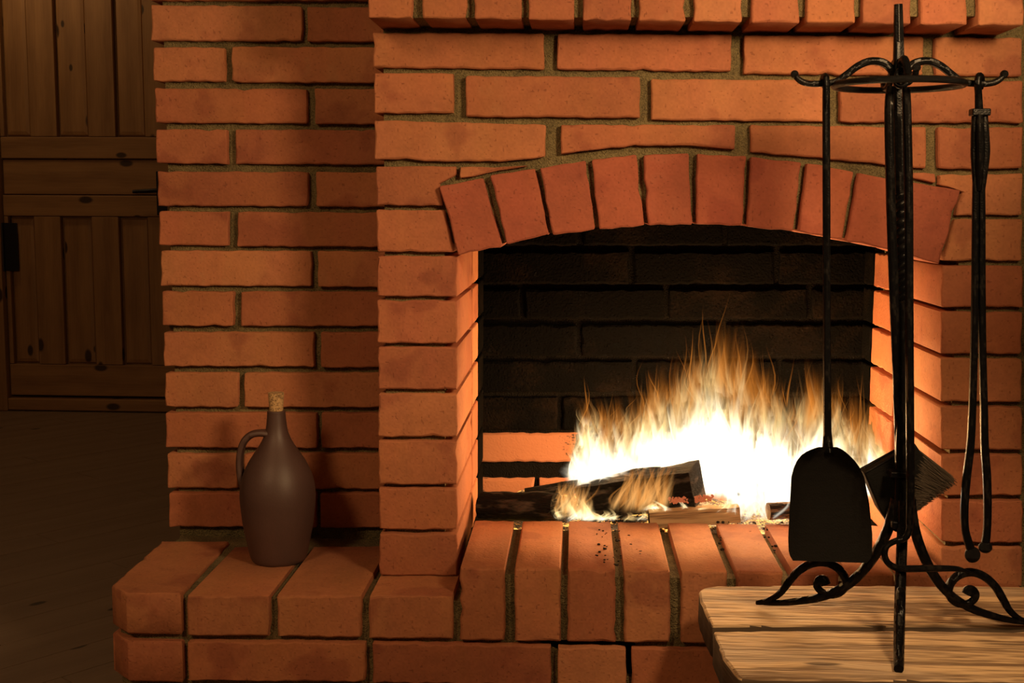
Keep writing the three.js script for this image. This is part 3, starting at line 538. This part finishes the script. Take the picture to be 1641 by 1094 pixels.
for (let k = 0; k < 5; k++) {
  const x0 = 925 + k * 98, x1 = x0 + 98;
  flameMesh('flame_core', FLAME.core, fire, (o) => {
    for (let i = 0; i < 48; i++) { const x = R(x0, x1), t = coreTop(x), b = coreBase(x), f = R(0.0, 1); wisp(o, x + R(-8, 8), b + 6 - f * (b - t) * 0.5, x + R(-10, 12), t + R(-12, 22) + (1 - f) * 12, R(-0.40, -0.29), R(0.045, 0.085), R(0.4, 0.7), R(0.88, 1), R(0.6, 0.85)); }
  });
  flameMesh('flame', FLAME.tongue, fire, (o) => {
    for (let i = 0; i < 20; i++) { const x = R(x0, x1), ct = coreTop(x), t = tipTop(x); wisp(o, x + R(-6, 6), ct + R(40, 80), x + R(-12, 14), t + R(-30, 25), R(-0.43, -0.27), R(0.05, 0.11), R(0.10, 0.2), R(0.5, 0.7), R(0.02, 0.2)); }
    for (let i = 0; i < 30; i++) { const x = R(x0, x1), ct = coreTop(x), t = tipTop(x); wisp(o, x + R(-6, 6), ct + R(40, 70), x + R(-8, 10), ct + (t - ct) * R(0.1, 0.7) - 8, R(-0.42, -0.27), R(0.03, 0.065), R(0.16, 0.32), R(0.8, 0.95), R(0.4, 0.6)); }
    for (let i = 0; i < 64; i++) { const x = R(x0, x1), ct = coreTop(x), t = tipTop(x), b = ct + R(20, 100), h = Math.pow(rnd(), 0.8); wisp(o, x + R(-6, 6), b, x + R(-10, 12), ct + (t - ct) * h + R(-34, 16), R(-0.43, -0.25), R(0.006, 0.026), R(0.07, 0.24), R(0.55, 0.85), R(0.08, 0.4)); }
    for (let i = 0; i < 7; i++) { const x = R(x0, x1), t = tipTop(x); wisp(o, x, coreTop(x) - 10, x + R(-4, 9), t - R(5, 60), R(-0.42, -0.28), R(0.004, 0.009), R(0.12, 0.3), R(0.3, 0.5), R(0.1, 0.3)); }
  });
}
flameMesh('flame_core', FLAME.core, fire, (o) => {
  for (let i = 0; i < 62; i++) { const x = R(1124, 1262); wisp(o, x + R(-6, 6), x < 1170 ? R(780, 806) : R(790, 824), x + R(-8, 8), R(650, 720), R(-0.38, -0.26), R(0.045, 0.08), R(0.4, 0.7), R(0.9, 1), R(0.75, 0.95)); }
});
// licking over the front of the logs
flameMesh('flame', FLAME.tongue, fire, (o) => {
  for (let i = 0; i < 64; i++) { const x = R(888, 936); wisp(o, x + R(-14, 10), R(822, 833), x + R(0, 26), R(760, 790), R(-0.24, -0.185), R(0.012, 0.034), R(0.15, 0.4), R(0.4, 0.7), R(0.3, 0.55)); }
});
flameMesh('flame_core', FLAME.core, fire, (o) => {      // hot gas low along the foot of the logs
  for (let i = 0; i < 44; i++) { const x = R(893, 1165), h = x < 945 ? R(18, 45) : R(8, 20); wisp(o, x + R(-10, 4), 834 - (x > 1040 ? 14 : 0), x + R(-6, 14), 834 - h - (x > 1040 ? 16 : 0), R(-0.225, -0.18), R(0.02, 0.045), R(0.3, 0.6), R(0.7, 0.95), R(0.5, 0.7)); }
});
flameMesh('flame', FLAME.tongue, fire, (o) => {
  for (let i = 0; i < 80; i++) { const x = R(998, 1078); wisp(o, x + R(-22, -4), R(812, 826), x + R(0, 16), R(728, 768), R(-0.225, -0.19), R(0.010, 0.036), R(0.08, 0.28), R(0.35, 0.62), R(0.28, 0.5)); }
});
flameMesh('flame', FLAME.tongue, fire, (o) => {
  for (let i = 0; i < 26; i++) { const x = R(1180, 1250); wisp(o, x + R(-4, 4), R(826, 838), x + R(-8, 8), R(760, 800), R(-0.24, -0.185), R(0.01, 0.03), R(0.4, 0.75), R(0.9, 1), R(0.85, 1)); }
});
for (let k = 0; k < 5; k++) {
  const p = onZ([985, 1080, 1165, 1250, 1335][k], [720, 690, 675, 700, 715][k], -0.34);
  lampLight('fire_light', { at: [p.x, p.y, p.z], color: FIRE.color, power: FIRE.power, radius: 0.05 }, 0.2);
}

// ================================================================ THE JUG
{
  const base = onY(447, 897, LEDGE_Y), z = base.z, mid = (py) => onZ(447, py, z).y - LEDGE_Y, scale = (onZ(547, 800, z).x - onZ(447, 800, z).x) / 100;
  const jug = thing('jug', 'dark brown earthenware jug with a loop handle standing on the low brick ledge', 'jug', V3(base.x, LEDGE_Y, z));
  const prof = [[0, 899], [30, 899], [38, 897.5], [43, 893], [46, 884], [50, 865], [55, 840], [58, 815], [59.5, 798], [59, 782], [56, 766], [51, 752], [44, 738], [35, 724], [26.5, 711], [20.5, 699], [17, 687], [15.3, 674], [14.3, 662], [14.2, 659], [13, 657.8], [10.5, 658], [10.3, 664], [10, 690]];
  const lathe = new THREE.LatheGeometry(new THREE.SplineCurve(prof.map(([r, y]) => new THREE.Vector2(r * scale, mid(y)))).getPoints(110).map((p) => (p.x = Math.max(p.x, 0.00001), p)), 72);
  const uv = lathe.attributes.uv; for (let i = 0; i < uv.count; i++) uv.setXY(i, uv.getX(i) * 0.3, uv.getY(i) * 0.3);
  mesh('body', lathe, M.jug, jug);
  const h = (x, y) => V3((x - 447) * scale, mid(y), 0.004);
  mesh('handle', sweep([h(436, 694), h(424, 693), h(408, 696), h(396, 707), h(390, 724), h(388, 745), h(390, 765), h(394, 780), h(399, 788)], [0.0065, 0.0058, 0.0056, 0.0056, 0.0056, 0.0058, 0.006, 0.0075], 50, 12, { flat: 1.7 }), M.jug, jug);
  const ck = new THREE.CylinderGeometry(12.6 * scale, 10.2 * scale, 34 * scale, 28, 4); ck.translate(0, mid(646), 0);
  const cu = ck.attributes.uv; for (let i = 0; i < cu.count; i++) cu.setXY(i, cu.getX(i) * 0.06, cu.getY(i) * 0.03);
  tag(mesh('cork', ck, M.cork, jug), 'pale speckled cork stopper');
}

// ================================================================ THE BENCH
const BENCH_Y = 0.485;
{
  const bench = thing('bench', 'rough weathered wooden bench of two thick planks carrying the fire tools', 'bench', V3(0, 0, 0));
  const plank = (pts) => {
    const p = pts.map(([x, y]) => onY(x, y, BENCH_Y)).map((q) => [q.x, -q.z]); const g = brickGeo(p, BENCH_Y, 0.042, { bevel: 0.003, worn: 0.0012, corner: 0.006, chips: 0 }); g.rotateX(-Math.PI / 2);
    const m = metricUV(g, R(0, 2), R(0, 2)), ny = m.attributes.normal, order = [[], []];     // weathered top, darker sides that keep the gap between planks dark
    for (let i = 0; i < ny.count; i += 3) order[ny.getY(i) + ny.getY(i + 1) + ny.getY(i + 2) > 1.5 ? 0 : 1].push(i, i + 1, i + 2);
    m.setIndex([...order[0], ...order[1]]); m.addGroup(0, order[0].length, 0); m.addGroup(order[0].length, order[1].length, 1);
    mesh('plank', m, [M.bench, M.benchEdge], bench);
  };
  plank([[1119, 947], [1127, 941], [1150, 938.5], [1250, 937], [1500, 938], [1790, 940], [1800, 1004.5], [1500, 1001.5], [1300, 1000.5], [1141, 1002], [1131, 985], [1123, 962]]);
  plank([[1141, 1010.5], [1300, 1009], [1500, 1010], [1800, 1013], [1850, 1092], [1500, 1088], [1250, 1087], [1188, 1087], [1176, 1078], [1163, 1062], [1152, 1036]]);
  const bx0 = onY(1180, 1000, BENCH_Y).x, bx1 = onY(1760, 1000, BENCH_Y).x, bz0 = onY(1300, 945, BENCH_Y).z, bz1 = onY(1300, 1080, BENCH_Y).z;
  for (const x of [bx0 + 0.05, bx1 - 0.05]) mesh('cross_batten', boxGeo(x - 0.03, x + 0.03, BENCH_Y - 0.082, BENCH_Y - 0.0425, bz0 + 0.02, bz1 - 0.02, 0.004), M.bench, bench);
  for (const x of [bx0 + 0.05, bx1 - 0.05]) for (const z of [bz0 + 0.05, bz1 - 0.05]) { const l = metricUV(new THREE.CylinderGeometry(0.026, 0.021, BENCH_Y - 0.083, 14)); l.translate(x, (BENCH_Y - 0.083) / 2, z); mesh('leg', l, M.bench, bench); }
}

// ================================================================ THE FIRE TOOLS
const ZS = 0.317;
{
  const stand = thing('tool_stand', 'black wrought iron fire tool stand with scrolled feet standing on the wooden bench', 'tool stand', V3(0, 0, 0));
  const P = (x, y, dz = 0) => onZ(x, y, ZS + dz), px = 1 / (1960 / (1.758 - ZS));
  const C = P(1440, 133);
  // pole: finial, square bar, twist, collar
  mesh('pole', mergeGeometries([
    sweep([P(1439.5, 7), P(1440, 60), P(1440, 118)], [6.4 * px, 7.6 * px, 9 * px], 24, 16, { square: 0.3 }),
    sweep([P(1440, 112), P(1441, 180), P(1443, 320)], [8 * px, 9 * px, 8 * px], 24, 12, { square: 0.3 }),
    sweep([P(1443, 310), P(1445, 400), P(1447, 480)], [8.2 * px, 8.2 * px, 8.2 * px], 110, 16, { square: 0.95, twist: 3.2 }),
    sweep([P(1447, 470), P(1446, 620), P(1443, 760), P(1441, 850)], [8 * px, 8 * px, 9 * px, 9 * px], 30, 12, { square: 0.4 })]), M.iron, stand);
  const col = new RoundedBoxGeometry(34 * px, 9 * px, 30 * px, 2, 0.0015); col.translate(P(1441, 758).x, P(1441, 758).y, ZS);
  const col2 = new RoundedBoxGeometry(30 * px, 12 * px, 30 * px, 2, 0.002); col2.translate(P(1441, 838).x, P(1441, 838).y, ZS);
  mesh('collar', metricUV(col), M.iron, stand); mesh('collar', metricUV(col2), M.iron, stand);
  const knot = new THREE.TorusKnotGeometry(9 * px, 4 * px, 60, 8, 2, 3); knot.translate(C.x, P(1440, 128).y, ZS + 0.02);
  mesh('knot', metricUV(knot), M.iron, stand);
  const ring = new THREE.TorusGeometry(97 * px, 5.4 * px, 10, 80); ring.rotateX(Math.PI / 2); ring.translate(C.x, P(1440, 136).y, ZS);
  mesh('ring', ring, M.iron, stand);
  // struts that arch from the pole to the ring and end in hooks: left, right, front, back
  const strut = [[8, 128], [12, 112], [24, 101], [44, 98], [62, 105], [80, 119], [97, 131], [118, 134], [136, 134], [148, 131], [156, 125], [160, 119]];
  [0, 1, 2, 3].forEach((k) => {
    const a = k * Math.PI / 2 + 0.0;
    const pts = strut.map(([r, y]) => V3(C.x + Math.cos(a) * r * px, P(1440, y).y, ZS - Math.sin(a) * r * px * (k % 2 ? 0.62 : 1)));
    const g = sweep(pts, [5.5, 6.5, 6.5, 6.2, 6, 5.6, 5.4, 5.2, 5, 5, 4.6, 4.4].map((r) => r * px), 70, 10), tip = new THREE.SphereGeometry(6.4 * px, 14, 10); tip.translate(...pts[pts.length - 1].toArray());
    mesh('hook', mergeGeometries([g, toCreasedNormals(tip, 1.2)]), M.iron, stand);
  });
  // three scrolled legs, given in the plane of the leg: r out from the pole, y up
  const F = (x, y) => onY(x, y, BENCH_Y), footL = F(1212, 971), footR = F(1652, 1004), footF = F(1440, 1078);
  const top = P(1440, 800), Cb = P(1440, 985);
  function leg(foot, blunt) {
    const dir = V3(foot.x - Cb.x, 0, foot.z - ZS), len = dir.length(); dir.normalize();
    const q = ([r, y]) => V3(Cb.x, BENCH_Y, ZS).addScaledVector(dir, r * len).add(V3(0, y, 0));
    const H = top.y - BENCH_Y;
    const main = [[0.05, H], [0.065, 0.147], [0.10, 0.122], [0.19, 0.086], [0.33, 0.052], [0.5, 0.030], [0.72, 0.015], [0.9, 0.0075], [1.0, 0.0045]];
    const scroll = [[0.985, 0.0055], [0.90, 0.012], [0.83, 0.022], [0.77, 0.038], [0.71, 0.053], [0.62, 0.066], [0.52, 0.0715], [0.43, 0.068], [0.375, 0.058], [0.365, 0.047], [0.40, 0.037], [0.46, 0.032], [0.53, 0.034], [0.565, 0.041], [0.55, 0.048], [0.515, 0.0495], [0.50, 0.044]];
    const w = 8.4 * px, taper = blunt ? [1, 1, 1, 1, 1, 1, 0.95, 0.9, 0.85] : [1, 1, 1, 0.97, 0.92, 0.84, 0.68, 0.52, 0.4];
    const g = mergeGeometries([sweep(main.map(q), taper.map((k) => k * w), 70, 12, { square: 0.35 }), sweep(scroll.map(q), [0.42, 0.55, 0.68, 0.78, 0.82, 0.82, 0.82, 0.82, 0.8, 0.78, 0.74, 0.7, 0.7, 0.76, 0.86, 0.95, 1].map((k) => k * w), 100, 12, { square: 0.25 })]);
    mesh('leg', g, M.iron, stand);
  }
  leg(footL); leg(footR); leg(footF, true);

  // ---- shovel on the left hook
  const zsh = ZS, S = (x, y, dz = 0) => onZ(x, y, zsh + dz);
  const shovel = thing('shovel', 'black iron fire shovel hanging blade down from the left hook of the stand', 'shovel', V3(0, 0, 0));
  mesh('handle', sweep([S(1322, 140, -0.012), S(1319, 131, -0.008), S(1319, 125, 0), S(1323, 122, 0.008), S(1324, 131, 0.0105), S(1324, 160, 0.009), S(1324.5, 330, 0.004), S(1325, 520, 0), S(1326, 690, 0), S(1326.5, 716, 0)], [4, 4.4, 4.8, 5, 5.4, 5.8, 6, 6, 6.4, 8.5].map((r) => r * px), 120, 12, { square: 0.2 }), M.iron, shovel);
  mesh('socket', sweep([S(1326, 694, 0), S(1326.5, 712, 0.001), S(1327, 724, 0.002)], [6 * px, 9.5 * px, 14 * px], 12, 14, { flat: 0.6 }), M.iron, shovel);
  const left = curveAt([[716, 1312], [719, 1302], [723, 1293], [729, 1284], [738, 1277], [749, 1272], [764, 1268], [822, 1265], [864, 1263], [885, 1264], [893, 1267], [899, 1271]]), right = curveAt([[716, 1341], [719, 1348], [723, 1354], [729, 1361], [738, 1370], [749, 1378], [764, 1385], [806, 1393], [856, 1398], [889, 1397.5], [896, 1395], [902, 1389]]);
  const gx = 20, gy = 40, pos = [], idx = [], uv = [];
  for (const f of [0, 1]) for (let j = 0; j <= gy; j++) for (let i = 0; i <= gx; i++) { const t = Math.pow(j / gy, 1.7), y = 716 + t * 182 + t * (i / gx) * 4, u = i / gx, x = left(y) + (right(y) - left(y)) * u, e = Math.abs(u - 0.5) * 2; const dz = 0.014 * Math.pow(e, 4) * smooth(1.05, 0.3, t) + 0.010 * Math.pow(1 - t, 6) - 0.006 * Math.sin(t * 3.1) - f * 0.0022, p = S(x, y, dz); pos.push(p.x, p.y, p.z); uv.push(u * 0.1, t * 0.14); }
  const W = gx + 1, N = W * (gy + 1);
  for (let j = 0; j < gy; j++) for (let i = 0; i < gx; i++) { const a = j * W + i, b = a + W; idx.push(a, b, a + 1, a + 1, b, b + 1); idx.push(N + a, N + a + 1, N + b, N + a + 1, N + b + 1, N + b); }
  const rim = []; for (let i = 0; i < gx; i++) rim.push(i); for (let j = 0; j < gy; j++) rim.push(j * W + gx); for (let i = gx; i > 0; i--) rim.push(gy * W + i); for (let j = gy; j > 0; j--) rim.push(j * W);
  rim.forEach((a, k) => { const b = rim[(k + 1) % rim.length]; idx.push(a, b, N + a, b, N + b, N + a); });
  const bg = new THREE.BufferGeometry(); bg.setAttribute('position', new THREE.Float32BufferAttribute(pos, 3)); bg.setAttribute('uv', new THREE.Float32BufferAttribute(uv, 2)); bg.setIndex(idx);
  mesh('blade', toCreasedNormals(bg, 0.8), M.ironDull, shovel);

  // ---- tongs on the right hook
  const zt = ZS, T = (x, y, dz = 0) => onZ(x, y, zt + dz);
  const tongs = thing('tongs', 'black iron fire tongs with round tips hanging from the right hook of the stand', 'tongs', V3(0, 0, 0));
  mesh('hanger', sweep([T(1571, 142, -0.012), T(1573, 131, -0.008), T(1572, 124, 0), T(1569, 122, 0.008), T(1567, 131, 0.0105), T(1568, 150, 0.004), T(1569, 178, 0)], [4.5, 5, 5.4, 5.6, 5.8, 5.6, 6.5].map((r) => r * px), 60, 10), M.iron, tongs);
  const cl = new RoundedBoxGeometry(28 * px, 11 * px, 22 * px, 2, 0.0015); cl.translate(T(1570, 180).x, T(1570, 180).y, zt);
  mesh('collar', metricUV(cl), M.iron, tongs);
  for (const [k, dz] of [[-1, 0.0], [0, 0.006], [1, 0.0]]) mesh('grip', sweep([T(1570 + k * 8, 184, dz), T(1570.5 + k * 9, 215, dz * 1.3), T(1571 + k * 9.5, 245, dz * 1.3), T(1570 + k * 7.5, 275, dz), T(1569 + k * 5, 305, dz * 0.5)], [4.8, 5.6, 5.8, 5.2, 4.4].map((r) => r * px), 40, 10), M.iron, tongs);
  const arm = (pts, ball) => { const g = sweep(pts.map(([x, y]) => T(x, y)), [5.2, 5.4, 5.6, 5.8, 6, 6.4, 6.6, 6.4, 6.2, 7].map((r) => r * px), 90, 10, { square: 0.2 }), b = new THREE.SphereGeometry(1, 18, 14); b.scale(ball[2] * px, ball[3] * px, 9 * px); const c = T(ball[0], ball[1]); b.translate(c.x, c.y, c.z + 0.001); mesh('arm', mergeGeometries([g, toCreasedNormals(b, 1.2)]), M.iron, tongs); };
  arm([[1564, 280], [1563, 350], [1562.5, 450], [1561, 560], [1558, 660], [1555, 715], [1549, 765], [1545.5, 815], [1547, 850], [1556, 882]], [1558, 888, 12.5, 13.5]);
  arm([[1573, 280], [1573.5, 350], [1573.5, 450], [1574.5, 560], [1577, 660], [1578, 715], [1581.5, 765], [1582.5, 815], [1581.5, 850], [1578.5, 874]], [1578.5, 876, 11, 10]);

  // ---- poker beside the pole, its hook turned to the right at the bottom
  const zp = ZS + 0.035, K = (x, y, dz = 0) => onZ(x, y, zp + dz);
  const poker = thing('poker', 'black iron poker hanging against the pole, its bent tip pointing right above the scrolled foot', 'poker', V3(0, 0, 0));
  mesh('shaft', sweep([K(1452, 140, 0.0), K(1453, 170), K(1456, 300), K(1457, 500), K(1458.5, 700), K(1459, 800), K(1458, 838)], [6, 6.6, 6.6, 6.4, 6.4, 6.2, 5.8].map((r) => r * px), 80, 10, { square: 0.3 }), M.iron, poker);
  mesh('hook', sweep([K(1458, 832), K(1457.5, 848), K(1450, 862), K(1434, 867), K(1422, 874), K(1417.5, 887), K(1422, 900), K(1436, 909.5), K(1460, 911), K(1500, 910.5), K(1535, 911.5), K(1559, 918)], [5.8, 5.6, 5, 4.8, 4.8, 5, 5.2, 5.4, 5.6, 5.4, 4.4, 1].map((r) => r * px), 90, 10), M.iron, poker);
  // ---- brush behind the pole
  const zb = ZS - 0.035, B = (x, y, dz = 0) => onZ(x, y, zb + dz);
  const brush = thing('brush', 'black hearth brush hanging behind the pole, its bristles pointing down to the right', 'brush', V3(0, 0, 0));
  mesh('handle', sweep([B(1427, 140, 0.06), B(1425, 165, 0.066), B(1427, 300, 0.064), B(1432, 450, 0.058), B(1437, 600, 0.045), B(1440, 700, 0.028), B(1441, 748, 0.012)], [6, 7, 7.2, 7.4, 6.6, 6.6, 7].map((r) => r * px), 70, 10), M.iron, brush);
  const hs = new THREE.Shape([[1384, 755], [1462, 712], [1482, 742], [1428, 842], [1408, 812]].map(([x, y]) => { const p = B(x, y); return new THREE.Vector2(p.x, p.y); }));
  const hg = new THREE.ExtrudeGeometry(hs, { depth: 0.022, bevelEnabled: true, bevelThickness: 0.003, bevelSize: 0.002, bevelSegments: 2 }); hg.translate(0, 0, zb - 0.012);
  mesh('head', metricUV(hg), M.ironDull, brush);
  const ridge = [[[1385, 749], [1462, 706]], [[1387, 757], [1464, 714]]].map(([a, b]) => sweep([B(...a, 0.012), B(...b, 0.012)], [2.2 * px, 2.2 * px], 4, 8));
  mesh('metal_band', mergeGeometries(ridge), M.iron, brush);
  const br = [], rr = mulberry(77);
  for (let i = 0; i < 2200; i++) {
    const u = rr(), a = [1462 + (1426 - 1462) * u + 6, 714 + (838 - 714) * u], e = [1531 + (1470 - 1531) * u, 771 + (816 - 771) * u], l = 0.8 + 0.25 * rr(), dz = (rr() - 0.5) * 0.03, b = [a[0] + (e[0] - a[0]) * l + (rr() - 0.5) * 7, a[1] + (e[1] - a[1]) * l + (rr() - 0.5) * 7];
    const p = B(a[0] - 8, a[1] - 3, dz * 0.7), q = B(b[0], b[1], dz * 1.25), d = q.clone().sub(p), g = new THREE.CylinderGeometry(0.00022, 0.0004, d.length(), 3, 1, true);
    g.applyQuaternion(new THREE.Quaternion().setFromUnitVectors(V3(0, 1, 0), d.clone().normalize())); g.translate(...p.add(q).multiplyScalar(0.5).toArray()); br.push(g);
  }
  stuff(mesh('bristles', mergeGeometries(br), M.bristle, brush));
}

// ================================================================ LAMPS OUTSIDE THE FRAME
function globeLamp(name, label, spot, fill) {
  const t = thing(name, label, 'lamp', V3(spot.at[0], 0, spot.at[2])); fill(t);
  const c = lin(...spot.color), g = new THREE.SphereGeometry(spot.radius + 0.006, 32, 20); g.translate(0, spot.at[1], 0);
  const m = mesh('lamp_globe', g, new THREE.MeshStandardMaterial({ color: 0xfff1dc, roughness: 0.5, emissive: c, emissiveIntensity: 1.5 }), t); m.castShadow = false;
  lampLight(name + '_light', spot);
}
{
  const base = V3(0.95, 0, 1.25), t = thing('unseen_floor_lamp', 'unseen black floor lamp with two spot heads placed to light the brickwork and bench', 'lamp', base);  // out of view at the right, placed to light the brick front and bench
  const b = metricUV(new THREE.CylinderGeometry(0.13, 0.14, 0.022, 36)); b.translate(0, 0.011, 0); mesh('base', b, M.darkMetal, t);
  const pole = metricUV(new THREE.CylinderGeometry(0.011, 0.011, 1.5, 14)); pole.translate(0, 0.772, 0); mesh('pole', pole, M.darkMetal, t);
  for (const spot of [SPOT_WALL, SPOT_BENCH]) {
    const at = V3(...spot.at), dir = V3(...spot.aim).sub(at).normalize(), turn = new THREE.Quaternion().setFromUnitVectors(V3(0, -1, 0), dir);
    const head = new THREE.LatheGeometry([[0.02, 0.9], [0.4, 0.88], [0.75, 0.6], [1.0, 0.25], [1.12, 0], [1.08, 0], [0.95, 0.25], [0.7, 0.56], [0.02, 0.8]].map(([r, y]) => new THREE.Vector2(r * spot.radius, y * spot.radius + 0.01)), 36);
    head.applyQuaternion(turn).translate(at.x - base.x - dir.x * 0.02, at.y - dir.y * 0.02, at.z - base.z - dir.z * 0.02); mesh('spot_head', metricUV(head), M.darkMetal, t);
    const lens = new THREE.SphereGeometry(spot.radius * 0.9, 24, 16); lens.scale(1, 0.3, 1); lens.applyQuaternion(turn).translate(at.x - base.x - dir.x * 0.03, at.y - dir.y * 0.03, at.z - base.z - dir.z * 0.03);
    mesh('bulb', lens, new THREE.MeshStandardMaterial({ color: 0xfff1dc, emissive: lin(...spot.color), emissiveIntensity: 4 }), t).castShadow = false;
    const back = at.clone().addScaledVector(dir, -spot.radius * 0.85 - 0.015); mesh('arm', sweep([V3(back.x - base.x, back.y, back.z - base.z), V3((back.x - base.x) * 0.5, back.y + 0.06, (back.z - base.z) * 0.5), V3(0, 1.5, 0)], [0.008], 30, 8), M.darkMetal, t);
    lampLight('spot_light', spot);
  }
}
globeLamp('fill_globe_lamp', 'added fill lamp, a large frosted globe out of view far to the left', FILL, (t) => {  // added globe that carries the fill light
  const y = FILL.at[1] - FILL.radius; const base = metricUV(new THREE.CylinderGeometry(0.16, 0.17, 0.025, 36)); base.translate(0, 0.0125, 0); mesh('base', base, M.darkMetal, t);
  const pole = metricUV(new THREE.CylinderGeometry(0.013, 0.013, y - 0.025, 14)); pole.translate(0, (y + 0.025) / 2, 0); mesh('pole', pole, M.darkMetal, t);
});
globeLamp('unseen_pendant_lamp', 'unseen small globe lamp hanging out of view, placed to light the panelled door', HALL, (t) => {  // unseen lamp, brightens the upper door panels
  const y = HALL.at[1] + HALL.radius, cord = metricUV(new THREE.CylinderGeometry(0.004, 0.004, 2.6 - y, 8)); cord.translate(0, (2.6 + y) / 2, 0); mesh('cord', cord, M.darkMetal, t);
});

renderer.render(scene, camera);
